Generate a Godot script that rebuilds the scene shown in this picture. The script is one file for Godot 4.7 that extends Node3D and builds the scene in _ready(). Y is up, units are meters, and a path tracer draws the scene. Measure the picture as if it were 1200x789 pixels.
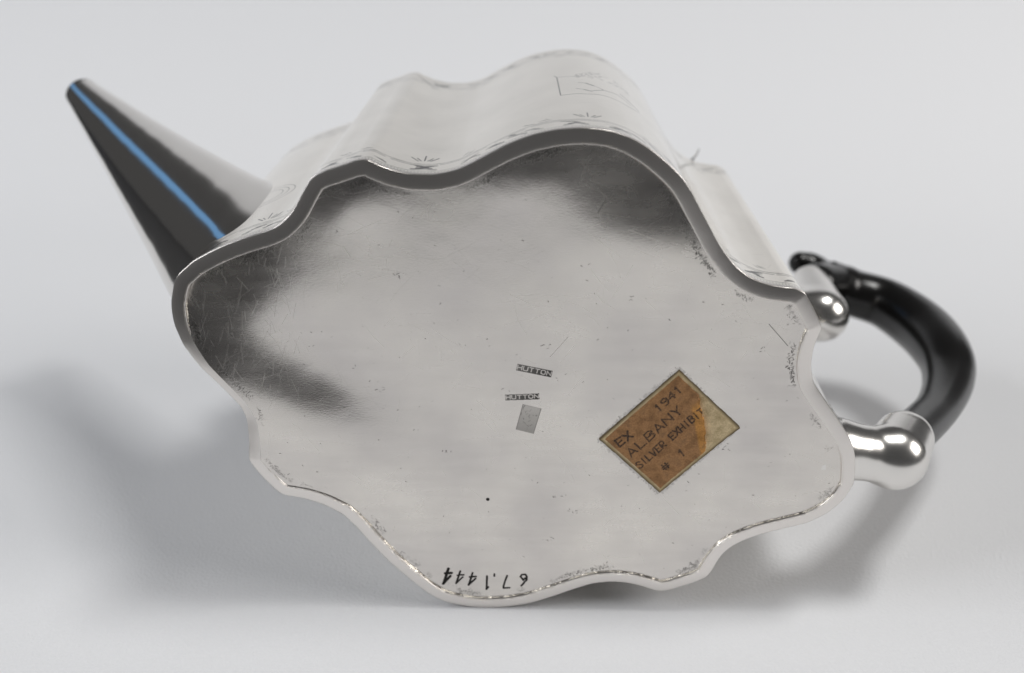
extends Node3D

# Sizes in metres. The teapot lies on its side on a paper sweep, its base plate upright
# in the plane z = 0 and its body running away from there along -z.
const BODY_DEPTH := 0.104
const OUTLINE := [-7607, 8298, -7554, 8514, -7477, 8770, -7371, 8955, -7173, 9133, -7000, 9274, -6770, 9408, -6572, 9511, -6331, 9626, -6082, 9725, -5874, 9804, -5619, 9887, -5406, 9953, -5159, 10053, -4977, 10176, -4784, 10360, -4652, 10537, -4516, 10768, -4378, 10997, -4245, 11170, -4012, 11288, -3800, 11357, -3546, 11443, -3335, 11514, -3087, 11534, -2886, 11447, -2638, 11347, -2380, 11279, -2160, 11243, -1893, 11234, -1671, 11239, -1410, 11288, -1197, 11353, -957, 11469, -761, 11575, -525, 11702, -289, 11827, -85, 11918, 164, 12015, 376, 12084, 636, 12146, 855, 12187, 1121, 12213, 1343, 12226, 1610, 12211, 1875, 12180, 2090, 12121, 2340, 12028, 2538, 11926, 2766, 11788, 2943, 11653, 3152, 11485, 3317, 11335, 3498, 11139, 3649, 10920, 3761, 10727, 3894, 10495, 4006, 10302, 4140, 10070, 4251, 9877, 4397, 9653, 4534, 9477, 4708, 9275, 4911, 9102, 5096, 8981, 5342, 8878, 5555, 8816, 5819, 8774, 6040, 8749, 6264, 8650, 6395, 8473, 6534, 8245, 6665, 8012, 6737, 7814, 6681, 7562, 6634, 7345, 6617, 7079, 6633, 6857, 6687, 6598, 6781, 6397, 6934, 6179, 7093, 5963, 7226, 5784, 7384, 5568, 7510, 5384, 7659, 5162, 7773, 4971, 7875, 4724, 7932, 4510, 7970, 4245, 7994, 3979, 7983, 3759, 7891, 3511, 7788, 3316, 7619, 3110, 7462, 2953, 7242, 2803, 7049, 2693, 6798, 2604, 6542, 2525, 6329, 2458, 6076, 2373, 5867, 2293, 5626, 2178, 5433, 2067, 5226, 1900, 5085, 1731, 4962, 1495, 4865, 1246, 4751, 1059, 4536, 915, 4334, 821, 4086, 720, 3878, 640, 3624, 595, 3409, 646, 3158, 736, 2900, 807, 2681, 846, 2415, 859, 2193, 840, 1930, 795, 1720, 722, 1472, 621, 1269, 531, 1024, 422, 777, 319, 571, 234, 318, 147, 101, 98, -161, 45, -383, 20, -650, 4, -872, 3, -1139, 24, -1400, 76, -1616, 133, -1863, 228, -2051, 346, -2265, 506, -2425, 661, -2614, 851, -2769, 1011, -2954, 1205, -3131, 1405, -3269, 1580, -3433, 1792, -3564, 1972, -3717, 2192, -3848, 2372, -4014, 2582, -4159, 2750, -4374, 2904, -4605, 3039, -4811, 3124, -5064, 3210, -5281, 3257, -5541, 3310, -5714, 3430, -5890, 3631, -6024, 3808, -6171, 4032, -6291, 4263, -6289, 4478, -6258, 4744, -6247, 4966, -6242, 5234, -6263, 5454, -6349, 5703, -6473, 5887, -6636, 6099, -6804, 6307, -6950, 6476, -7122, 6680, -7245, 6866, -7379, 7097, -7480, 7295, -7555, 7550, -7606, 7767, -7622, 8032]
# Handwriting and punches: strokes of two-digit points on a grid 4 wide and 6 high.
const GLYPH := {
	"0": "1030414535162605011110", "1": "1526 2620", "4": "3632 0232 4232 3230 0336", "6": "36251403011030413223120203", "7": "0646453220", "9": "4436160504133344 45423010",
	"A": "0026 2640 1232", "B": "0006 0636454434230303 3342413000", "C": "453616050110304", "E": "0006 0646 0333 0040", "H": "0006 4046 0343", "I": "2026", "L": "0600 0040",
	"N": "0006 0640 4046", "O": "10304145361605011110", "R": "0006 0636454433030340", "S": "4536160514334241301001", "T": "0646 2620", "U": "0601103041 4146", "V": "0620 2046",
	"X": "0046 0640", "Y": "0623 4623 2320", "#": "1116 3136 0242 0444", ".": "2021",
}

var outline := PackedVector2Array()     # dense closed contour of the foot
var inward := PackedVector2Array()      # unit normals that point into the contour
var arc := PackedFloat32Array()         # 0..1 along the contour
var rng := RandomNumberGenerator.new()
var wave := FastNoiseLite.new()
var teapot: Node3D


func _ready() -> void:
	rng.seed = 67
	wave.seed = 5
	wave.frequency = 1.0
	place_camera()
	place_light()
	make_outline()
	make_backdrop()
	teapot = Node3D.new()
	teapot.name = "silver_teapot"
	teapot.set_meta("label", "silver teapot lying on its side with lobed base, tapering spout and black handle")
	teapot.set_meta("category", "teapot")
	add_child(teapot)
	var plain := silver(0.16, Color(0.80, 0.775, 0.75))
	make_body()
	make_foot(plain)
	make_plate()
	make_paper_label()
	make_spout(plain)
	make_sockets(plain)
	make_handle()
	make_lid(plain)


# ---------------------------------------------------------------- camera and light

func place_camera() -> void:
	var cam := Camera3D.new()
	cam.name = "camera"
	cam.position = Vector3(0.0033, 0.16964, 0.2063)
	cam.rotation = Vector3(deg_to_rad(-24.406), deg_to_rad(1.13), 0)
	cam.fov = rad_to_deg(2.0 * atan(394.5 / 1200.0))
	cam.near = 0.01
	cam.far = 20.0
	var lens := CameraAttributesPhysical.new()
	lens.frustum_focal_length = 8.0
	lens.frustum_focus_distance = 0.235
	lens.frustum_near = 0.01
	lens.frustum_far = 20.0
	lens.exposure_aperture = 10.0
	cam.attributes = lens
	add_child(cam)
	cam.fov = rad_to_deg(2.0 * atan(394.5 / 1200.0))
	lens.frustum_focal_length = 12.0 / tan(deg_to_rad(cam.fov) / 2.0)
	cam.current = true


func place_light() -> void:
	var env := Environment.new()
	env.background_mode = Environment.BG_COLOR
	env.background_color = Color(0.058, 0.058, 0.059).linear_to_srgb()
	env.background_energy_multiplier = 1.0
	env.tonemap_mode = Environment.TONE_MAPPER_LINEAR
	env.tonemap_exposure = 1.04
	env.sdfgi_enabled = true
	env.ssao_enabled = true
	env.ssil_enabled = true
	var w := WorldEnvironment.new()
	w.name = "environment"
	w.environment = env
	add_child(w)
	area("unseen_right_lamp", Vector3(1.26, 0.78, 0.25), Vector3(0.0, 0.04, -0.05), Vector2(0.6, 0.6), 0.86, Color(1.0, 0.985, 0.97))  # out of view, placed to cast the soft shadow on the left
	area("unseen_left_lamp", Vector3(-1.26, 0.80, 0.27), Vector3(0.0, 0.04, -0.05), Vector2(0.8, 0.8), 1.08, Color(0.985, 0.99, 1.0))  # out of view, placed to light the left and cast the right shadow
	area("unseen_background_lamp", Vector3(0.65, 2.1, -0.05), Vector3(0.12, 0.10, -0.50), Vector2(0.6, 0.4), 1.70, Color(1.0, 0.995, 0.985))  # out of view overhead, placed to brighten the back of the sweep
	area("unseen_blue_light", Vector3(-1.75, 1.22, -1.48), Vector3(-0.09, 0.10, -0.05), Vector2(0.27, 0.9), 0.043, Color(0.46, 0.74, 1.0))  # unseen blue source, placed to give the stripe on the spout


func area(called: String, at: Vector3, towards: Vector3, size: Vector2, energy: float, tint: Color) -> void:
	var l := AreaLight3D.new()
	l.name = called
	l.area_size = size
	l.light_energy = energy
	l.light_color = tint
	l.area_range = 6.0
	l.area_attenuation = 2.0
	l.area_normalize_energy = true
	l.shadow_enabled = true
	add_child(l)
	l.look_at_from_position(at, towards, Vector3(0, 1, 0.01).normalized())


# ---------------------------------------------------------------- helpers

func silver(rough: float, tint: Color) -> StandardMaterial3D:
	var m := StandardMaterial3D.new()
	m.metallic = 1.0
	m.roughness = rough
	m.albedo_color = tint.linear_to_srgb()
	return m


func matte(rough: float, tint: Color) -> StandardMaterial3D:
	var m := StandardMaterial3D.new()
	m.roughness = rough
	m.albedo_color = tint.linear_to_srgb()
	return m


# A grid of points as a mesh with smooth normals; front faces run clockwise seen from the outside.
func grid(rows: Array, uvs: Array, round_u: bool, turned: bool) -> ArrayMesh:
	var n: int = rows[0].size()
	var pos := PackedVector3Array()
	var tex := PackedVector2Array()
	for r in rows.size():
		pos.append_array(rows[r])
		if uvs.size():
			tex.append_array(uvs[r])
	var nrm := PackedVector3Array()
	nrm.resize(pos.size())
	var idx := PackedInt32Array()
	for r in rows.size() - 1:
		for i in n - 1:
			var a := r * n + i
			var b := a + 1
			var c := a + n
			var d := c + 1
			var tris := [a, b, d, a, d, c] if not turned else [a, d, b, a, c, d]
			for k in [0, 3]:
				var p: int = tris[k]
				var q: int = tris[k + 1]
				var s: int = tris[k + 2]
				var f := (pos[s] - pos[p]).cross(pos[q] - pos[p])
				if f.length_squared() < 1e-22:
					continue
				nrm[p] += f
				nrm[q] += f
				nrm[s] += f
				idx.append(p)
				idx.append(q)
				idx.append(s)
	if round_u:
		for r in rows.size():
			var s := nrm[r * n] + nrm[r * n + n - 1]
			nrm[r * n] = s
			nrm[r * n + n - 1] = s
	for i in nrm.size():
		nrm[i] = nrm[i].normalized()
	return from_arrays(pos, nrm, tex, idx)


func from_arrays(pos: PackedVector3Array, nrm: PackedVector3Array, tex: PackedVector2Array, idx: PackedInt32Array) -> ArrayMesh:
	var arrays := []
	arrays.resize(Mesh.ARRAY_MAX)
	arrays[Mesh.ARRAY_VERTEX] = pos
	arrays[Mesh.ARRAY_NORMAL] = nrm
	if tex.size():
		arrays[Mesh.ARRAY_TEX_UV] = tex
	arrays[Mesh.ARRAY_INDEX] = idx
	var m := ArrayMesh.new()
	m.add_surface_from_arrays(Mesh.PRIMITIVE_TRIANGLES, arrays)
	return m


func part(called: String, m: Mesh, mat: Material, parent: Node3D, label := "") -> MeshInstance3D:
	var o := MeshInstance3D.new()
	o.name = called
	o.mesh = m
	o.material_override = mat
	if label:
		o.set_meta("label", label)
	parent.add_child(o, true)
	return o


func smin(a: float, b: float, k: float) -> float:
	var h := maxf(k - absf(a - b), 0.0) / k
	return minf(a, b) - h * h * k * 0.25


func cone_distance(p: Vector3, a: Vector3, b: Vector3, ra: float, rb: float) -> float:
	var ab := b - a
	var t := clampf((p - a).dot(ab) / ab.length_squared(), 0.0, 1.0)
	return p.distance_to(a + ab * t) - lerpf(ra, rb, t)


# Surface nets of a distance field inside a box, normals from its gradient.
func nets(field: Callable, lo: Vector3, hi: Vector3, cell: float) -> ArrayMesh:
	var n := Vector3i(((hi - lo) / cell).ceil()) + Vector3i.ONE
	var val := PackedFloat32Array()
	val.resize(n.x * n.y * n.z)
	for z in n.z:
		for y in n.y:
			for x in n.x:
				val[(z * n.y + y) * n.x + x] = field.call(lo + Vector3(x, y, z) * cell)
	var cells := {}
	var pos := PackedVector3Array()
	var nrm := PackedVector3Array()
	var step := [1, n.x, n.x * n.y]
	for z in n.z - 1:
		for y in n.y - 1:
			for x in n.x - 1:
				var at := (z * n.y + y) * n.x + x
				var sum := Vector3.ZERO
				var crossed := 0
				for axis in 3:
					for k in 4:
						var o := [Vector3i(0, k & 1, k >> 1), Vector3i(k & 1, 0, k >> 1), Vector3i(k & 1, k >> 1, 0)][axis] as Vector3i
						var i := at + o.x + o.y * n.x + o.z * n.x * n.y
						var a := val[i]
						var b := val[i + int(step[axis])]
						if (a < 0.0) != (b < 0.0):
							var p := Vector3(o)
							p[axis] += a / (a - b)
							sum += p
							crossed += 1
				if crossed:
					var p := lo + (Vector3(x, y, z) + sum / crossed) * cell
					var e := cell * 0.5
					var g := Vector3(field.call(p + Vector3(e, 0, 0)) - field.call(p - Vector3(e, 0, 0)), field.call(p + Vector3(0, e, 0)) - field.call(p - Vector3(0, e, 0)), field.call(p + Vector3(0, 0, e)) - field.call(p - Vector3(0, 0, e))).normalized()
					p -= g * float(field.call(p))
					cells[at] = pos.size()
					pos.append(p)
					nrm.append(g)
	var idx := PackedInt32Array()
	for z in range(1, n.z - 1):
		for y in range(1, n.y - 1):
			for x in range(1, n.x - 1):
				var at := (z * n.y + y) * n.x + x
				for axis in 3:
					if (val[at] < 0.0) == (val[at + int(step[axis])] < 0.0):
						continue
					var u: int = step[(axis + 1) % 3]
					var v: int = step[(axis + 2) % 3]
					var q := [cells[at], cells[at - u], cells[at - u - v], cells[at - v]]
					if val[at] < 0.0:
						q.reverse()
					idx.append_array([q[0], q[1], q[2], q[0], q[2], q[3]])
	return from_arrays(pos, nrm, PackedVector2Array(), idx)


func noise_bytes(w: int, h: int, freq: float, stretch: Vector2, seed_: int, octaves := 4) -> PackedByteArray:
	var f := FastNoiseLite.new()
	f.seed = seed_
	f.frequency = freq
	f.noise_type = FastNoiseLite.TYPE_SIMPLEX_SMOOTH
	f.fractal_octaves = octaves
	var im := f.get_image(maxi(8, int(w / stretch.x)), maxi(8, int(h / stretch.y)))
	im.resize(w, h, Image.INTERPOLATE_CUBIC)
	im.convert(Image.FORMAT_L8)
	return im.get_data()


# A soft-edged line of radius r (pixels) raised into a mask of bytes.
func stroke(mask: PackedByteArray, w: int, h: int, a: Vector2, b: Vector2, r: float, v: float) -> void:
	var ab := b - a
	var l2 := maxf(ab.length_squared(), 1e-6)
	for y in range(maxi(0, int(minf(a.y, b.y) - r - 1)), mini(h - 1, int(maxf(a.y, b.y) + r + 1)) + 1):
		for x in range(maxi(0, int(minf(a.x, b.x) - r - 1)), mini(w - 1, int(maxf(a.x, b.x) + r + 1)) + 1):
			var p := Vector2(x + 0.5, y + 0.5)
			var t := clampf((p - a).dot(ab) / l2, 0.0, 1.0)
			var c := clampf(r + 0.5 - p.distance_to(a + ab * t), 0.0, 1.0) * v * 255.0
			var i := y * w + x
			if c > mask[i]:
				mask[i] = int(c)


# Writes a text; at = lower left corner, along = one glyph cell to the right, up = one glyph height (pixels).
func write(mask: PackedByteArray, w: int, h: int, text: String, at: Vector2, along: Vector2, up: Vector2, r: float, v: float, shaky := 0.0) -> void:
	var pen := at
	for ch in text:
		if GLYPH.has(ch):
			for s in GLYPH[ch].split(" "):
				var last := Vector2.INF
				for k in s.length() / 2:
					var q := Vector2(int(s[k * 2]), int(s[k * 2 + 1])) + Vector2(rng.randf_range(-1, 1), rng.randf_range(-1, 1)) * shaky
					var p := pen + along * (q.x / 5.6) + up * (q.y / 6.0)
					if last != Vector2.INF:
						stroke(mask, w, h, last, p, r * rng.randf_range(1.0 - shaky * 0.6, 1.0 + shaky * 0.6), v)
					last = p
		pen += along


func texture(bytes: PackedByteArray, w: int, h: int, format: int) -> ImageTexture:
	return ImageTexture.create_from_image(Image.create_from_data(w, h, false, format, bytes))


# ---------------------------------------------------------------- setting

func make_backdrop() -> void:
	var rows := []
	var uvs := []
	var profile := PackedVector2Array()   # z, y
	profile.append(Vector2(0.375, -0.002))
	profile.append(Vector2(0.375, 0.0))
	for k in range(1, 17):
		profile.append(Vector2(0.375 - 0.32 * k / 16.0, 0.0))
	profile.append(Vector2(0.0549, 0.0))
	for k in range(1, 17):
		profile.append(Vector2(0.0549 - 0.3449 * k / 16.0, 0.0))
	for k in range(1, 25):
		var a := deg_to_rad(84.0) * k / 24.0
		profile.append(Vector2(-0.29 - sin(a) * 0.28, 0.28 - cos(a) * 0.28))
	var last := profile[profile.size() - 1]
	profile.append(last + Vector2(-0.008, 0.08))
	for p in profile:
		var row := PackedVector3Array()
		var uv := PackedVector2Array()
		var left := lerpf(-0.135, -0.105, clampf((p.x - 0.055) / 0.20, 0.0, 1.0))     # widens towards the back; left edge cut in, out of view, to darken reflections
		if p.x < 0.055:
			left = lerpf(-0.370, -0.150, clampf((p.x + 0.30) / 0.355, 0.0, 1.0)) if p.x > -0.30 else lerpf(-0.50, -0.370, (p.x + 0.60) / 0.30)
		for i in 41:
			var x := lerpf(left, 0.55, i / 40.0)
			row.append(Vector3(x, p.y, p.x))
			uv.append(Vector2(x, p.x))
		rows.append(row)
		uvs.append(uv)
	var m := matte(0.9, Color(0.775, 0.785, 0.805))
	m.metallic_specular = 0.25
	var f := NoiseTexture2D.new()
	f.width = 512
	f.height = 512
	f.seamless = true
	f.noise = FastNoiseLite.new()
	f.noise.seed = 3
	f.noise.frequency = 0.12
	f.noise.fractal_octaves = 4
	m.heightmap_enabled = true
	m.heightmap_texture = f
	m.heightmap_scale = 0.012
	m.uv1_triplanar = true
	m.uv1_world_triplanar = true
	m.uv1_scale = Vector3(14, 14, 14)
	var o := part("backdrop", grid(rows, uvs, false, true), m, self)
	o.set_meta("kind", "structure")
	o.set_meta("label", "pale grey paper sweep that the teapot lies on")
	var top := BoxMesh.new()
	top.size = Vector3(2.8, 0.03, 1.3)
	var dark_surface := part("unseen_dark_surface", top, matte(0.6, Color(0.025, 0.024, 0.024)), self)  # out of view, placed to darken reflections in spout, rim and plate
	dark_surface.position = Vector3(0, -0.020, -0.15)
	dark_surface.set_meta("kind", "structure")
	dark_surface.set_meta("label", "unseen dark surface under the paper sweep that darkens reflections in the silver")


# ---------------------------------------------------------------- contour

func make_outline() -> void:
	var raw := PackedVector2Array()
	for i in OUTLINE.size() / 2:
		raw.append(Vector2(OUTLINE[i * 2], OUTLINE[i * 2 + 1]) * 1e-5)
	var n := raw.size()
	for i in n:
		for k in 6:
			outline.append(raw[i].cubic_interpolate(raw[(i + 1) % n], raw[(i + n - 1) % n], raw[(i + 2) % n], k / 6.0))
	n = outline.size()
	arc.append(0.0)
	for i in n:
		var t := outline[(i + 2) % n] - outline[(i + n - 2) % n]
		inward.append(Vector2(t.y, -t.x).normalized())
		arc.append(arc[i] + outline[i].distance_to(outline[(i + 1) % n]))
	for i in n + 1:
		arc[i] /= arc[n] if i < n else 1.0
	arc[n] = 1.0
	# normals of the inset contours, smoothed so that they do not cross in the corners
	for pass_ in 6:
		var s := inward.duplicate()
		for i in n:
			inward[i] = (s[i] * 2.0 + s[(i + 1) % n] + s[(i + n - 1) % n]).normalized()


func ring(inset: float, z: float) -> PackedVector3Array:
	var out := PackedVector3Array()
	for i in outline.size() + 1:
		var k := i % outline.size()
		var p := outline[k] + inward[k] * inset
		out.append(Vector3(p.x, p.y, z))
	return out


func ring_uv(v: float) -> PackedVector2Array:
	var out := PackedVector2Array()
	for i in outline.size() + 1:
		out.append(Vector2(arc[i], v))
	return out


# ---------------------------------------------------------------- teapot

func make_body() -> void:
	var rows := []
	var uvs := []
	for k in 28:
		var t := k / 27.0
		rows.append(ring(0.0002, -0.0022 - t * (BODY_DEPTH - 0.0022)))
		uvs.append(ring_uv(t))
	for k in range(1, 9):        # rolled upper edge
		var a := PI / 2 * k / 8.0
		rows.append(ring(0.0002 + (1.0 - cos(a)) * 0.0012, -BODY_DEPTH - sin(a) * 0.0012))
		uvs.append(ring_uv(1.0))
	var m := silver(0.12, Color.WHITE)
	m.albedo_texture = engraved_wall()
	m.heightmap_enabled = true
	m.heightmap_texture = wall_relief
	m.heightmap_scale = 0.004
	m.uv1_scale = Vector3(2, 1, 1)
	part("body", grid(rows, uvs, true, true), m, teapot)
	rows = []
	for k in 12:                 # sloping shoulder to the mouth
		var t := k / 11.0
		var row := PackedVector3Array()
		for q in outline.size() + 1:
			var p := outline[q % outline.size()]
			var c := Vector2(0.002, 0.063)
			var e := c + (p - c).normalized() * 0.036
			var f := (p + inward[q % outline.size()] * 0.0014).lerp(e, t)
			row.append(Vector3(f.x, f.y, -BODY_DEPTH - 0.0012 - 0.010 * sin(t * PI / 2)))
		rows.append(row)
	part("shoulder", grid(rows, [], true, true), silver(0.2, Color(0.78, 0.76, 0.73)), teapot)


var wall_relief: ImageTexture


func engraved_wall() -> ImageTexture:
	var w := 2048                # the print covers half the way round and comes twice
	var h := 768
	var cut := PackedByteArray()
	cut.resize(w * h)
	var mmy := h / 102.0
	var at := func(u: float, d: float) -> Vector2: return Vector2(u * 2.0 * w, (d - 2.2) * mmy)
	for border in [[0.0, 1.0], [104.5, -1.0]]:
		var o: float = border[0]
		var s: float = border[1]
		var u := 0.0
		while u < 0.5:
			stroke(cut, w, h, at.call(u, o + s * 3.1), at.call(u, o + s * 3.8), 0.81, 0.42)
			stroke(cut, w, h, at.call(u, o + s * 4.5), at.call(u + 0.0016, o + s * 4.5), 0.81, 0.38)
			var y0 := 10.4 + 0.3 * sin(u * 150)
			var y1 := 10.4 + 0.3 * sin((u + 0.0016) * 150)
			if wave.get_noise_1d(u * 90) > -0.6:
				stroke(cut, w, h, at.call(u, o + s * y0), at.call(u + 0.0016, o + s * y1), 1.22, 0.40 + 0.3 * wave.get_noise_1d(u * 300))
			if wave.get_noise_1d(u * 60 + 50) > -0.1:
				stroke(cut, w, h, at.call(u, o + s * (y0 - 1.0)), at.call(u + 0.0016, o + s * (y1 - 1.0)), 1.6, 0.32)
			u += 0.0016
		u = 0.004
		while u < 0.495:         # sprays of leaves between the lines
			var lean := 1.0 if rng.randf() < 0.5 else -1.0
			for k in rng.randi_range(2, 4):
				var base := Vector2(u + k * 0.0020 * lean, o + s * (5.6 + k * 0.8))
				var tip := base + Vector2(rng.randf_range(0.003, 0.0085) * lean, s * rng.randf_range(0.2, 1.3))
				var v := rng.randf_range(0.35, 0.95)
				stroke(cut, w, h, at.call(base.x, base.y), at.call(lerpf(base.x, tip.x, 0.6), lerpf(base.y, tip.y, 0.6)), rng.randf_range(1.6, 3.2), v)
				stroke(cut, w, h, at.call(base.x, base.y), at.call(tip.x, tip.y), 0.94, v)
			if rng.randf() < 0.45:   # a curl of short hairs over the line
				for k in 5:
					var b := Vector2(u + k * 0.0011, o + s * (11.2 + rng.randf() * 1.2))
					stroke(cut, w, h, at.call(b.x, b.y), at.call(b.x + 0.0018 * lean, b.y + s * rng.randf_range(0.6, 1.8)), 0.81, rng.randf_range(0.25, 0.55))
			u += rng.randf_range(0.008, 0.013)
	for u in [0.018, 0.062, 0.158, 0.242, 0.325, 0.408]:   # bursts above the line
		for k in 5:
			var a := (k - 2) * 0.5
			var v := rng.randf_range(0.45, 0.9)
			stroke(cut, w, h, at.call(u + sin(a) * 0.0035, 12.0 + cos(a) * 0.8), at.call(u + sin(a) * 0.0080, 12.6 + cos(a) * (4.2 if k % 2 == 0 else 2.4)), 1.22, v)
	# the ribbon cartouche on the big lobe
	var ribbon := [Vector2(0.2275, 62), Vector2(0.229, 60), Vector2(0.230, 36.5), Vector2(0.245, 38), Vector2(0.256, 40), Vector2(0.268, 40), Vector2(0.276, 42)]
	for k in ribbon.size() - 1:
		stroke(cut, w, h, at.call(ribbon[k].x, ribbon[k].y), at.call(ribbon[k + 1].x, ribbon[k + 1].y), 1.2, 0.62)
	stroke(cut, w, h, at.call(0.229, 60), at.call(0.241, 60), 1.22, 0.45)
	for p in [[0.239, 44, 0.243, 43.2, 1.0], [0.243, 43.2, 0.247, 42.0, 2.2], [0.247, 42.0, 0.255, 47, 1.2], [0.241, 52, 0.245, 51.6, 1.0], [0.245, 51.6, 0.249, 49.5, 2.4], [0.249, 49.5, 0.255, 47, 1.2], [0.255, 47, 0.263, 48.5, 1.4], [0.263, 48.5, 0.272, 44, 1.2], [0.266, 52, 0.277, 44.5, 1.8]]:
		stroke(cut, w, h, at.call(p[0], p[1]), at.call(p[2], p[3]), p[4], 0.8)
	for k in 80:                 # feathered crest over the ribbon
		var u := rng.randf_range(0.239, 0.273)
		var d := 60.0 + 10.0 * sin((u - 0.236) / 0.04 * PI) * rng.randf_range(0.1, 1.0)
		stroke(cut, w, h, at.call(u, d), at.call(u + rng.randf_range(0.0005, 0.003), d + rng.randf_range(-2, 2)), 0.94, rng.randf_range(0.2, 0.6))
	for k in 3:                  # small arcs beside the root of the spout
		for q in 10:
			var a0 := -1.5 + q * 0.3
			var r := 5.0 + k * 1.6
			stroke(cut, w, h, at.call(0.046 + cos(a0) * r / 446.0, 36 + sin(a0) * r), at.call(0.046 + cos(a0 + 0.3) * r / 446.0, 36 + sin(a0 + 0.3) * r), 0.8, 0.5)
	for k in 420:                # hairline scratches
		var u := rng.randf() * 0.49
		var d := rng.randf_range(3, 103)
		stroke(cut, w, h, at.call(u, d), at.call(u + rng.randf_range(-0.012, 0.012), d + rng.randf_range(-3, 3)), 0.4, rng.randf_range(0.04, 0.16))
	var cloud := noise_bytes(w, h, 0.012, Vector2(2, 2), 31)
	var color := PackedByteArray()
	color.resize(w * h * 3)
	var relief := PackedByteArray()
	relief.resize(w * h)
	for i in w * h:
		var k := 1.0 - minf(cut[i] / 255.0 * 1.05, 0.86)
		var c := (cloud[i] - 128) * 0.05
		color[i * 3] = int(clampf((245.0 + c) * k, 0, 255))
		color[i * 3 + 1] = int(clampf((240.0 + c) * k, 0, 255))
		color[i * 3 + 2] = int(clampf((231.0 + c) * k, 0, 255))
		relief[i] = 200 - int(cut[i] * 0.7)
	wall_relief = texture(relief, w, h, Image.FORMAT_L8)
	return texture(color, w, h, Image.FORMAT_RGB8)


func make_foot(m: Material) -> void:
	var rows := []
	for k in 5:                  # short outer wall, rounded over into the face
		rows.append(ring(0.0, -0.0024 + k * 0.0003))
	for k in range(1, 17):       # a face rounded like a flattened bead
		var t := k / 16.0
		rows.append(ring(0.0031 * pow(t, 1.15), -0.0012 + 0.0007 * (1.0 - pow(1.0 - t, 1.3))))
	for k in range(1, 5):
		var a := PI / 2 * k / 4.0
		rows.append(ring(0.0031 + 0.00015 * sin(a), -0.0005 - 0.00015 * (1.0 - cos(a))))
	rows.append(ring(0.0033, -0.0022))
	var s := silver(0.13, Color(0.80, 0.765, 0.73))
	var uvs := []
	for k in rows.size():
		uvs.append(ring_uv(k / 24.0 * 0.25))
	var t := NoiseTexture2D.new()
	t.width = 512
	t.height = 512
	t.seamless = true
	t.noise = FastNoiseLite.new()
	t.noise.frequency = 0.09
	t.noise.fractal_octaves = 5
	s.heightmap_enabled = true
	s.heightmap_texture = t
	s.heightmap_scale = 0.0010
	s.roughness = 0.29
	s.uv1_scale = Vector3(16, 1, 1)
	part("foot_rim", grid(rows, uvs, true, true), s, teapot)
	# the lumpy line of solder in the corner between rim and plate
	rows = []
	for k in 7:
		var t01 := k / 6.0
		var row := PackedVector3Array()
		for i in outline.size() * 2 + 1:
			var j := (i / 2) % outline.size()
			var j2 := ((i + 1) / 2) % outline.size()
			var p := (outline[j] + outline[j2]) * 0.5
			var q := (inward[j] + inward[j2]).normalized()
			var fat := 0.55 + 0.45 * wave.get_noise_2d(p.x * 160, p.y * 160) + 0.35 * wave.get_noise_2d(p.x * 900, p.y * 900 + 7)
			var bump := wave.get_noise_3d(p.x * 1700, p.y * 1700, k * 0.7) * 0.00011 + wave.get_noise_3d(p.x * 700, p.y * 700, k * 0.4 + 9) * 0.00009
			var o := p + q * (0.0029 + t01 * lerpf(0.0005, 0.0015, smoothstep(-0.45, 0.35, q.y)) * clampf(fat, 0.3, 1.2) + bump)
			row.append(Vector3(o.x, o.y, lerpf(-0.00045, -0.0014, pow(t01, 0.8)) + bump))
		rows.append(row)
	uvs = []
	for k in 7:
		var uv := PackedVector2Array()
		for i in outline.size() * 2 + 1:
			uv.append(Vector2(arc[i / 2] * 24.0, k * 0.014))
		uvs.append(uv)
	var lumps := silver(0.30, Color(0.86, 0.81, 0.72))
	lumps.heightmap_enabled = true
	lumps.heightmap_texture = t
	lumps.heightmap_scale = 0.016
	part("solder_seam", grid(rows, uvs, true, true), lumps, teapot)


# How far the base plate stands back at a place: pillowed towards the rim, with shallow dents.
func plate_height(p: Vector2) -> float:
	var z := -0.0011
	for d in DENTS:
		var q := (p - Vector2(d[0], d[1])).rotated(-float(d[5]))
		var s := q.x / float(d[2])
		var t := q.y / float(d[3])
		z -= float(d[4]) * t * exp(-s * s - t * t)
	z += 0.00006 * wave.get_noise_2d(p.x * 38, p.y * 38) + 0.000012 * wave.get_noise_2d(p.x * 160, p.y * 160)
	return z


# x, y, half-length, half-height, depth, turn
const DENTS := [
	[-0.069, 0.080, 0.0135, 0.023, 0.0050, 0.05],
	[-0.036, 0.112, 0.009, 0.009, 0.0014, 0.30],
	[0.003, 0.117, 0.016, 0.009, 0.0009, 0.10],
	[0.031, 0.107, 0.016, 0.015, 0.0032, -0.45],
	[-0.056, 0.0650, 0.018, 0.0140, 0.0021, -0.40],
	[-0.040, 0.0560, 0.020, 0.0140, 0.0020, -0.42],
]
const PX := 12.0 * 1000.0    # texels per metre on the base plate
const PLATE_AT := Vector2(-0.083, 0.126)


func on_plate(x: float, y: float) -> Vector2:
	return (Vector2(x, -y) * 0.001 + Vector2(-PLATE_AT.x, PLATE_AT.y)) * PX


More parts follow.
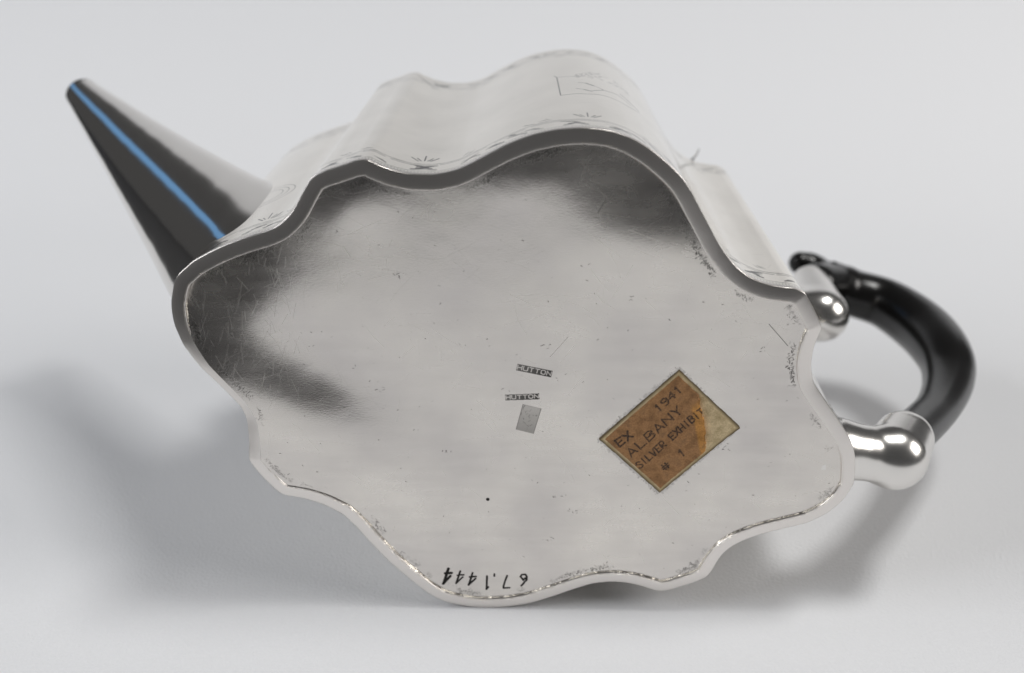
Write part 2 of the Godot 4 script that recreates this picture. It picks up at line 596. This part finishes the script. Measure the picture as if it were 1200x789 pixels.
func make_plate() -> void:
	var c := Vector2(0.0015, 0.0635)
	var rows := []
	var uvs := []
	var n := outline.size()
	var size := Vector2(2016, 1536)
	for k in range(0, 71):
		var t := k / 70.0
		var row := PackedVector3Array()
		var uv := PackedVector2Array()
		for i in n / 2 + 1:
			var j := (i * 2) % n
			var p := c + (outline[j] + inward[j] * 0.0031 - c) * (1.0 - t) * 1.0
			row.append(Vector3(p.x, p.y, plate_height(p)))
			uv.append(Vector2((p.x - PLATE_AT.x) * PX / size.x, (PLATE_AT.y - p.y) * PX / size.y))
		rows.append(row)
		uvs.append(uv)
	var m := silver(1.0, Color.WHITE)
	paint_plate(m, int(size.x), int(size.y))
	part("base_plate", grid(rows, uvs, true, true), m, teapot)


func paint_plate(m: StandardMaterial3D, w: int, h: int) -> void:
	var ink := PackedByteArray()
	var dirt := PackedByteArray()
	var hair := PackedByteArray()
	for a in [ink, dirt, hair]:
		a.resize(w * h)
	ink.resize(w * h)
	dirt.resize(w * h)
	hair.resize(w * h)
	# inventory number in black ink, standing on its head
	var digits := "67.1444"
	var slots := [Vector2(2.9, 9.6), Vector2(-1.2, 9.1), Vector2(-4.4, 9.6), Vector2(-6.2, 9.0), Vector2(-9.4, 9.9), Vector2(-12.5, 10.4), Vector2(-15.4, 11.2)]
	var tall := [3.5, 3.7, 3.4, 4.0, 3.8, 3.9, 4.9]
	for k in 7:
		var s: Vector2 = slots[k]
		var lean := Vector2(-0.05, 1.0) if k < 4 else Vector2(-0.3, 1.0)
		write(ink, w, h, digits[k], on_plate(s.x, s.y + 1.0), Vector2(-26, 2), lean.normalized() * float(tall[k]) * 12.0, 2.9 if k < 6 else 4.2, 0.82, 0.13)
	# two punches with raised letters and a third, worn one
	punch(dirt, hair, w, h, on_plate(0.25, 68.0), on_plate(8.2, 66.3), 20.0)
	punch(dirt, hair, w, h, on_plate(-2.4, 60.2), on_plate(5.4, 60.6), 18.0)
	var worn := PackedVector2Array([on_plate(1.75, 58.4), on_plate(5.87, 57.33), on_plate(4.17, 50.79), on_plate(0.2, 51.88)])
	for y in range(int(worn[0].y) - 4, int(worn[2].y) + 20):
		for x in range(int(worn[3].x) - 4, int(worn[1].x) + 4):
			if Geometry2D.is_point_in_polygon(Vector2(x, y), worn):
				dirt[y * w + x] = int(38 + 40 * clampf((y - worn[0].y) / 90.0, 0, 1) + rng.randf() * 16)
	for k in 26:
		var p := (worn[0] + worn[2]) * 0.5 + Vector2(rng.randfn(0, 11), rng.randfn(0, 20))
		if Geometry2D.is_point_in_polygon(p, worn):
			stroke(dirt, w, h, p, p + Vector2(rng.randf_range(-5, 5), rng.randf_range(-7, 7)), rng.randf_range(0.8, 2.2), rng.randf_range(0.3, 0.46))
	for k in 4:
		stroke(dirt, w, h, worn[k], worn[(k + 1) % 4], 1.4, 0.42 if k % 2 else 0.24)
	stroke(dirt, w, h, on_plate(-6.6, 32.6), on_plate(-6.6, 32.55), 5.0, 0.95)
	for k in 330:                # pits and specks
		var p := on_plate(rng.randf_range(-74, 78), rng.randf_range(5, 118))
		stroke(dirt, w, h, p, p + Vector2(rng.randf_range(-5, 5), rng.randf_range(-4, 4)), rng.randf_range(0.4, 1.4), rng.randf_range(0.08, 0.42))
	for k in 16:
		var p := on_plate(rng.randf_range(-70, 74), rng.randf_range(8, 115))
		for q in 5:
			var o := p + Vector2(rng.randf_range(-14, 14), rng.randf_range(-9, 9))
			stroke(dirt, w, h, o, o + Vector2(rng.randf_range(-7, 7), rng.randf_range(-5, 5)), 0.9, rng.randf_range(0.15, 0.5))
	var rhomb := [Vector2(36.85, 67.69), Vector2(50.67, 52.22), Vector2(34.39, 35.04), Vector2(19.46, 49.6)]
	for k in 900:                # grime in the glue round the paper label
		var a: Vector2 = rhomb[k % 4]
		var b: Vector2 = rhomb[(k + 1) % 4]
		var p := a.lerp(b, rng.randf()) + (a + b - Vector2(70.7, 102.3)).normalized() * absf(rng.randfn(0.0, 0.28))
		var q := on_plate(p.x, p.y)
		stroke(dirt, w, h, q, q + Vector2(rng.randf_range(-5, 5), rng.randf_range(-5, 5)), rng.randf_range(0.8, 3.0), rng.randf_range(0.04, 0.20))
	# scratches: many fine ones, a few that show
	for k in 1500:
		var p := on_plate(rng.randf_range(-76, 80), rng.randf_range(2, 121))
		var a := rng.randfn(0.15, 0.5) if k % 3 else rng.randf_range(-PI, PI)
		var l := rng.randf_range(12, 110)
		var q := p + Vector2(cos(a), sin(a)) * l
		var mid := (p + q) * 0.5 + Vector2(-sin(a), cos(a)) * rng.randf_range(-0.08, 0.08) * l
		var v := rng.randf_range(0.08, 0.4)
		stroke(hair, w, h, p, mid, 0.35, v)
		stroke(hair, w, h, mid, q, 0.35, v)
	for k in 170:                # the crowd of them in the spout lobe
		var p := on_plate(rng.randf_range(-75, -48), rng.randf_range(62, 98))
		var a := rng.randf_range(0.8, 2.2)
		var q := p + Vector2(cos(a), sin(a)) * rng.randf_range(10, 60)
		stroke(hair, w, h, p, q, 0.5, rng.randf_range(0.25, 0.8))
	stroke(hair, w, h, on_plate(7.8, 70.6), on_plate(11.6, 75.4), 1.5, 1.0)
	stroke(dirt, w, h, on_plate(55.8, 79.0), on_plate(60.5, 73.8), 0.9, 0.5)
	stroke(dirt, w, h, on_plate(17.2, 104.5), on_plate(18.6, 107.0), 1.0, 0.5)
	stroke(hair, w, h, on_plate(24, 101), on_plate(44, 93.5), 0.7, 0.7)
	# grime along the rim, thick in places
	for i in outline.size() * 4:
		var j := i / 4
		var p := outline[j] + inward[j] * (0.0041 + absf(rng.randfn(0.0, 0.0006)))
		var g := wave.get_noise_2d(p.x * 75, p.y * 75 + 40) + (0.20 if p.y > 0.06 else 0.0)
		if g > 0.12:
			var q := on_plate(p.x * 1000, p.y * 1000)
			stroke(dirt, w, h, q, q + Vector2(rng.randf_range(-6, 6), rng.randf_range(-6, 6)), rng.randf_range(0.5, 1.6), clampf(g * rng.randf_range(0.3, 1.3), 0.08, 0.62))
	var cloud := noise_bytes(w, h, 0.010, Vector2(4, 4), 11, 5)
	var streak := noise_bytes(w, h, 0.05, Vector2(14, 2), 12, 4)
	var grain := noise_bytes(w, h, 0.2, Vector2(3, 1), 13, 3)
	var color := PackedByteArray()
	color.resize(w * h * 3)
	var rough := PackedByteArray()
	rough.resize(w * h)
	var relief := PackedByteArray()
	relief.resize(w * h)
	for i in w * h:
		var c := cloud[i] - 128
		var s := streak[i] - 128
		var d := (1.0 - dirt[i] / 255.0 * 0.8) * (1.0 - ink[i] / 255.0 * 0.93)
		var f := 222.0 + c * 0.10 + s * 0.03 + hair[i] * 0.03
		color[i * 3] = int(minf(f * d, 255.0))
		color[i * 3 + 1] = int((f - 4.5) * d)
		color[i * 3 + 2] = int((f - 10.0 - c * 0.015) * d)
		rough[i] = clampi(int(60.0 + c * 0.12 + s * 0.05 + hair[i] * 0.30 + ink[i] * 0.5 + dirt[i] * 0.3), 0, 255)
		relief[i] = clampi(int(150.0 + s * 0.03 + (grain[i] - 128) * 0.14 - hair[i] * 0.16 - dirt[i] * 0.3), 0, 255)
	m.albedo_texture = texture(color, w, h, Image.FORMAT_RGB8)
	m.roughness_texture = texture(rough, w, h, Image.FORMAT_L8)
	m.roughness_texture_channel = BaseMaterial3D.TEXTURE_CHANNEL_RED
	m.heightmap_enabled = true
	m.heightmap_texture = texture(relief, w, h, Image.FORMAT_L8)
	m.heightmap_scale = 0.005


func punch(dirt: PackedByteArray, hair: PackedByteArray, w: int, h: int, a: Vector2, b: Vector2, tall: float) -> void:
	var along := (b - a).normalized()
	var up := Vector2(along.y, -along.x)
	var letters := PackedByteArray()
	letters.resize(w * h)
	var cellx := a.distance_to(b) / 6.0
	write(letters, w, h, "HUTTON", a + along * 3.0 - up * tall * 0.30, along * cellx, up * tall * 0.6, 1.4, 1.0, 0.12)
	for y in range(int(minf(a.y, b.y) - tall), int(maxf(a.y, b.y) + tall)):
		for x in range(int(a.x - 6), int(b.x + 6)):
			var q := Vector2(x, y) - a
			var s := q.dot(along)
			var t := q.dot(up)
			if s > 0 and s < a.distance_to(b) and absf(t) < tall * 0.5:
				var i := y * w + x
				var deep := 0.75 + 0.35 * s / a.distance_to(b)
				dirt[i] = maxi(0, int((185.0 * deep - letters[i] * 0.75)))
				hair[i] = maxi(hair[i], letters[i])


func make_paper_label() -> void:
	var corners := [Vector2(36.85, 67.69), Vector2(50.67, 52.22), Vector2(34.39, 35.04), Vector2(19.46, 49.6)]
	var w := 512
	var h := 480
	var mat := [matte(0.85, Color.WHITE), matte(0.7, Color.WHITE)]
	# shared frame: s runs from the left corner to the top one (the writing's direction), t from the bottom edge up
	var o := (corners[3] as Vector2)
	var along := (corners[0] as Vector2) - o
	var down := (corners[2] as Vector2) - o
	var ink := PackedByteArray()
	ink.resize(w * h)
	var g := Vector2(20, 0)
	write(ink, w, h, "EX", Vector2(44, 112), Vector2(46, 3), Vector2(3, -46), 5.0, 0.85, 0.25)
	write(ink, w, h, "1941", Vector2(296, 106), Vector2(42, -2), Vector2(3, -40), 4.2, 0.72, 0.22)
	write(ink, w, h, "ALBANY", Vector2(42, 204), Vector2(59, -2), Vector2(2, -48), 4.4, 0.74, 0.25)
	write(ink, w, h, "SILVER EXHIBIT", Vector2(26, 290), Vector2(31, -1), Vector2(2, -40), 4.0, 0.78, 0.25)
	write(ink, w, h, "#", Vector2(104, 398), Vector2(44, 0), Vector2(3, -42), 4.6, 0.78, 0.4)
	write(ink, w, h, "1", Vector2(208, 398), Vector2(44, 0), Vector2(6, -44), 5.4, 0.66, 0.4)
	var blot := noise_bytes(w, h, 0.012, Vector2(1, 1), 21, 5)
	var fibre := noise_bytes(w, h, 0.09, Vector2(1, 1), 22, 3)
	var brown := PackedByteArray()
	brown.resize(w * h * 3)
	var pale := brown.duplicate()
	for y in h:
		for x in w:
			var i := y * w + x
			var b := (blot[i] - 128) * 0.28 + (fibre[i] - 128) * 0.16
			var k := 1.0 - ink[i] / 255.0 * clampf(0.62 + (fibre[i] - 128) * 0.006, 0.3, 0.9)
			# the torn strip next to the missing corner is fresher and more orange
			var fresh := clampf((x + 0.55 * (y - 240.0) - 395.0) / 14.0, 0.0, 1.0) * clampf((y - 190) / 30.0, 0.0, 1.0)
			var worn := clampf(1.0 - minf(minf(x, 511 - x), minf(y, 479 - y)) / 16.0 + b * 0.012, 0.0, 1.0)
			var c := Vector3(166, 122, 78).lerp(Vector3(206, 146, 70), fresh * 0.8).lerp(Vector3(208, 188, 138), worn * 0.75) + Vector3(b, b * 0.8, b * 0.6)
			if blot[i] > 150:
				c *= 1.0 - (blot[i] - 150) * 0.003
			brown[i * 3] = clampi(int(c.x * k), 0, 255)
			brown[i * 3 + 1] = clampi(int(c.y * k), 0, 255)
			brown[i * 3 + 2] = clampi(int(c.z * k + 8 * (1 - k)), 0, 255)
			var edge := clampf(1.0 - minf(minf(x, 511 - x), minf(y, 479 - y)) / 14.0 + b * 0.01, 0.0, 1.0)
			var e := Vector3(214, 193, 152).lerp(Vector3(88, 76, 54), edge * 0.9) + Vector3(b, b, b) * 0.9
			pale[i * 3] = clampi(int(e.x), 0, 255)
			pale[i * 3 + 1] = clampi(int(e.y), 0, 255)
			pale[i * 3 + 2] = clampi(int(e.z), 0, 255)
	mat[0].albedo_texture = texture(pale, w, h, Image.FORMAT_RGB8)
	mat[1].albedo_texture = texture(brown, w, h, Image.FORMAT_RGB8)
	var base := part("paper_label", label_sheet(o, along, down, false), mat[0], teapot, "yellowed paper label with handwriting and a torn right corner")
	part("torn_top_layer", label_sheet(o, along, down, true), mat[1], base, "brown written paper layer torn away at its right corner")


# One layer of the label as a thin, slightly cockled sheet with a skirt.
func label_sheet(o: Vector2, along: Vector2, down: Vector2, top: bool) -> ArrayMesh:
	var rows := []
	var uvs := []
	var n := 44
	for r in range(-1, n + 2):
		var row := PackedVector3Array()
		var uv := PackedVector2Array()
		for i in range(-1, n + 2):
			var s := clampf(i / float(n), 0.0, 1.0)
			var t := clampf(r / float(n), 0.0, 1.0)
			var skirt := i < 0 or i > n or r < 0 or r > n
			var lift := 0.0
			if top:
				# inset, ragged, and cut off along the tear at the right corner (s = 1, t = 1)
				var rag := 0.008 * wave.get_noise_2d(s * 16, t * 16)
				var right := 0.955 + rag
				if t > 0.38:
					right = minf(right, 0.93 - 0.32 * pow((t - 0.38) / 0.62, 1.25) + 0.025 * wave.get_noise_1d(t * 9) + 0.012 * wave.get_noise_1d(t * 40))
				lift = 0.0007 * clampf((s - 0.86) / 0.14, 0, 1) * clampf((t - 0.25) / 0.2, 0, 1) * clampf((0.97 - t) / 0.1, 0, 1)
				s = 0.04 + s * (right - 0.04)
				t = 0.045 + t * (0.91 + rag)
			else:
				s += 0.006 * wave.get_noise_2d(s * 9, t * 9)
				t += 0.006 * wave.get_noise_2d(s * 9 + 30, t * 9)
			var p := (o + along * s + down * t) * 0.001
			var z := plate_height(p) + (0.00016 + 0.0005 * pow(maxf(s + t - 1.55, 0.0), 2.0) * 4.0 + 0.0003 * pow(maxf(0.35 - s - t, 0.0), 1.5) * 4.0 if not top else 0.00034) + lift + 0.00005 * wave.get_noise_2d(s * 7, t * 7 + 3)
			if skirt:
				z = plate_height(p) - 0.00005 if not top else plate_height(p) + 0.0001
			row.append(Vector3(p.x, p.y, z))
			uv.append(Vector2(s, t))
		rows.append(row)
		uvs.append(uv)
	return grid(rows, uvs, false, false)


func make_spout(m: Material) -> void:
	var out_ := Vector3(-0.9703, 0.2419, 0.0)          # away from the body along its long axis
	var cross := Vector3(0.2419, 0.9703, 0.0)
	var root := Vector3(-0.0711, 0.0784, -0.0357)
	var tip := Vector3(-0.1427, 0.1034, -0.1267)
	var axis := (tip - root).normalized()
	var side := axis.cross(cross).normalized()
	var up := side.cross(axis).normalized()
	if side.z < 0.0:
		side = -side
	if up.y < 0.0:
		up = -up
	var rows := []
	for k in range(-10, 61):     # the first rings run on inside the wall
		var t := k / 60.0
		var dent := 1.0 + 0.010 * wave.get_noise_1d(t * 3.5 + 3.0) + 0.003 * wave.get_noise_1d(t * 14.0)
		var dent2 := 1.0 + 0.010 * wave.get_noise_1d(t * 3.0 + 40.0) + 0.003 * wave.get_noise_1d(t * 12.0 + 60.0)
		var a := Vector3(0, 0, 0.0292).lerp(side * 0.0056, t) * dent
		var b := (cross * 0.0193).lerp(up * 0.0054, t) * dent2
		var row := hoop(root.lerp(tip, t), a, b, 96, lerpf(0.56, 1.0, pow(maxf(t, 0.0), 0.55)))
		for i in row.size():
			var under := (row[i] - root.lerp(tip, t)).dot(cross)
			if t < 0.0 and under < 0.0:      # keep clear of the wall's lower turn
				row[i] -= cross * under * minf(1.0, -t * 5.0)
			row[i].z = minf(row[i].z, -0.0045)
		rows.append(row)
	var end := tip
	for k in range(1, 7):        # rolled lip and the bore inside it
		var q := PI * k / 6.0
		var r := 0.0050 + 0.0006 * cos(q)
		rows.append(hoop(end + axis * 0.0006 * sin(q), side * r, up * r, 96))
	rows.append(hoop(end - axis * 0.02, side * 0.0046, up * 0.0046, 96))
	var s := silver(0.13, Color(0.78, 0.75, 0.71))
	part("spout", grid(rows, [], true, false), s, teapot)


func hoop(c: Vector3, a: Vector3, b: Vector3, n: int, power := 1.0) -> PackedVector3Array:
	var out := PackedVector3Array()
	for i in n + 1:
		var q := TAU * (i % n) / n
		out.append(c + a * signf(cos(q)) * pow(absf(cos(q)), power) + b * signf(sin(q)) * pow(absf(sin(q)), power))
	return out


# Ball-bottomed cups on flared necks that hold the ends of the wooden handle.
func make_sockets(_m: Material) -> void:
	var s := silver(0.23, Color(0.80, 0.78, 0.75))
	var low := Vector3(0.0934, 0.0380, -0.0140)
	var low_end := Vector3(0.0982, 0.0384, -0.0215)
	var low_root := Vector3(0.0770, 0.0412, -0.0120)
	var field := func(p: Vector3) -> float:
		var d := cone_distance(p, low, low_end, 0.0083, 0.0074)
		d = smin(d, cone_distance(p, low_root, low, 0.0074, 0.0066), 0.0018)
		return smin(d, cone_distance(p, low_root - Vector3(0.004, -0.001, 0), low_root, 0.011, 0.0066), 0.004)
	part("handle_socket", nets(field, Vector3(0.066, 0.024, -0.036), Vector3(0.110, 0.060, 0.0), 0.0008), s, teapot)
	var up := Vector3(0.0944, 0.0432, -0.0905)
	var up_end := Vector3(0.0956, 0.0455, -0.1110)
	var up_root := Vector3(0.070, 0.046, -0.094)
	var field2 := func(p: Vector3) -> float:
		var d := cone_distance(p, up, up_end, 0.0083, 0.0062)
		return smin(d, cone_distance(p, up_root, up, 0.0075, 0.0055), 0.004)
	part("handle_socket", nets(field2, Vector3(0.066, 0.028, -0.124), Vector3(0.110, 0.062, -0.078), 0.0008), s, teapot)


func make_handle() -> void:
	var c := Curve3D.new()
	var pts := [Vector3(0.1040, 0.0420, -0.1215), Vector3(0.1137, 0.0383, -0.1215), Vector3(0.1243, 0.0360, -0.1170), Vector3(0.1312, 0.0340, -0.1010), Vector3(0.1314, 0.0332, -0.0820), Vector3(0.1276, 0.0317, -0.0680), Vector3(0.1186, 0.0324, -0.0510), Vector3(0.1071, 0.0353, -0.0340), Vector3(0.0985, 0.0382, -0.0225)]
	for i in pts.size():
		var t: Vector3 = (pts[mini(i + 1, pts.size() - 1)] - pts[maxi(i - 1, 0)]) / 6.0
		c.add_point(pts[i], -t, t)
	var rows := []
	var out_of_plane := Vector3(0.24, 0.97, 0)
	var total := c.get_baked_length()
	for k in 121:
		var t := k / 120.0
		var p := c.sample_baked(t * total, true)
		var d := (c.sample_baked(minf(t + 0.01, 1.0) * total, true) - c.sample_baked(maxf(t - 0.01, 0.0) * total, true)).normalized()
		var a := d.cross(out_of_plane).normalized()
		var b := a.cross(d).normalized()
		var r := lerpf(lerpf(0.0082, 0.0092, smoothstep(0.0, 0.3, t)), 0.0058, smoothstep(0.3, 0.8, t)) + 0.0004 * exp(-pow((t - 0.055) / 0.014, 2.0))
		rows.append(hoop(p, a * r, b * r * 0.95, 40))
	var m := matte(0.26, Color(0.0055, 0.0052, 0.0050))
	m.metallic_specular = 0.5
	var f := NoiseTexture2D.new()
	f.width = 512
	f.height = 512
	f.seamless = true
	f.noise = FastNoiseLite.new()
	f.noise.frequency = 0.03
	f.noise.fractal_octaves = 5
	m.heightmap_enabled = true
	m.heightmap_texture = f
	m.heightmap_scale = 0.0018
	m.uv1_triplanar = true
	m.uv1_scale = Vector3(40, 40, 40)
	var h := part("handle", grid(rows, [], true, false), m, teapot, "black wooden loop handle")
	# scrolled thumb-piece and shoulder ring at the upper end
	var field := func(p: Vector3) -> float:
		var d := cone_distance(p, Vector3(0.0985, 0.0445, -0.113), Vector3(0.1071, 0.0408, -0.122), 0.0072, 0.0076)
		d = smin(d, cone_distance(p, Vector3(0.1090, 0.0402, -0.1255), Vector3(0.1012, 0.0440, -0.1325), 0.0056, 0.0042), 0.004)
		d = smin(d, cone_distance(p, Vector3(0.0975, 0.0450, -0.1325), Vector3(0.1040, 0.0430, -0.1335), 0.0040, 0.0040), 0.002)
		return d
	part("scroll", nets(field, Vector3(0.088, 0.026, -0.150), Vector3(0.124, 0.058, -0.106), 0.0008), m, h)


func make_lid(_m: Material) -> void:
	var s := silver(0.18, Color(0.78, 0.76, 0.73))
	var c := Vector3(0.002, 0.063, -BODY_DEPTH - 0.011)
	var rows := []
	for k in 20:                 # a low dome over the mouth
		var t := k / 19.0
		var r := 0.037 * cos(t * PI / 2)
		rows.append(hoop(c - Vector3(0, 0, 0.012 * sin(t * PI / 2)), Vector3(r, 0, 0), Vector3(0, r, 0), 64))
	var lid := part("lid", grid(rows, [], true, true), s, teapot)
	rows = []
	for p in [[0.0042, 0.0], [0.0030, 0.003], [0.0028, 0.006], [0.0060, 0.009], [0.0078, 0.013], [0.0070, 0.017], [0.0040, 0.020], [0.0002, 0.0215]]:
		rows.append(hoop(c - Vector3(0, 0, 0.0115 + float(p[1])), Vector3(p[0], 0, 0), Vector3(0, p[0], 0), 40))
	part("finial", grid(rows, [], true, true), s, lid)
	# the catch at the edge of the mouth, just showing past the far corner of the body
	var bow := Curve3D.new()
	for q in [Vector3(0.0470, 0.0815, -0.1120), Vector3(0.0526, 0.0851, -0.1140), Vector3(0.0550, 0.0872, -0.1145), Vector3(0.0562, 0.0900, -0.1140)]:
		bow.add_point(q)
	rows = []
	for k in 17:
		var t := k / 16.0
		var p := bow.sample_baked(t * bow.get_baked_length(), true)
		rows.append(hoop(p, Vector3(0.0006, -0.0005, 0) * (1.15 - t), Vector3(0, 0, 0.0016) * (1.1 - t), 16))
	part("catch", grid(rows, [], true, false), silver(0.2, Color(0.45, 0.44, 0.43)), lid)
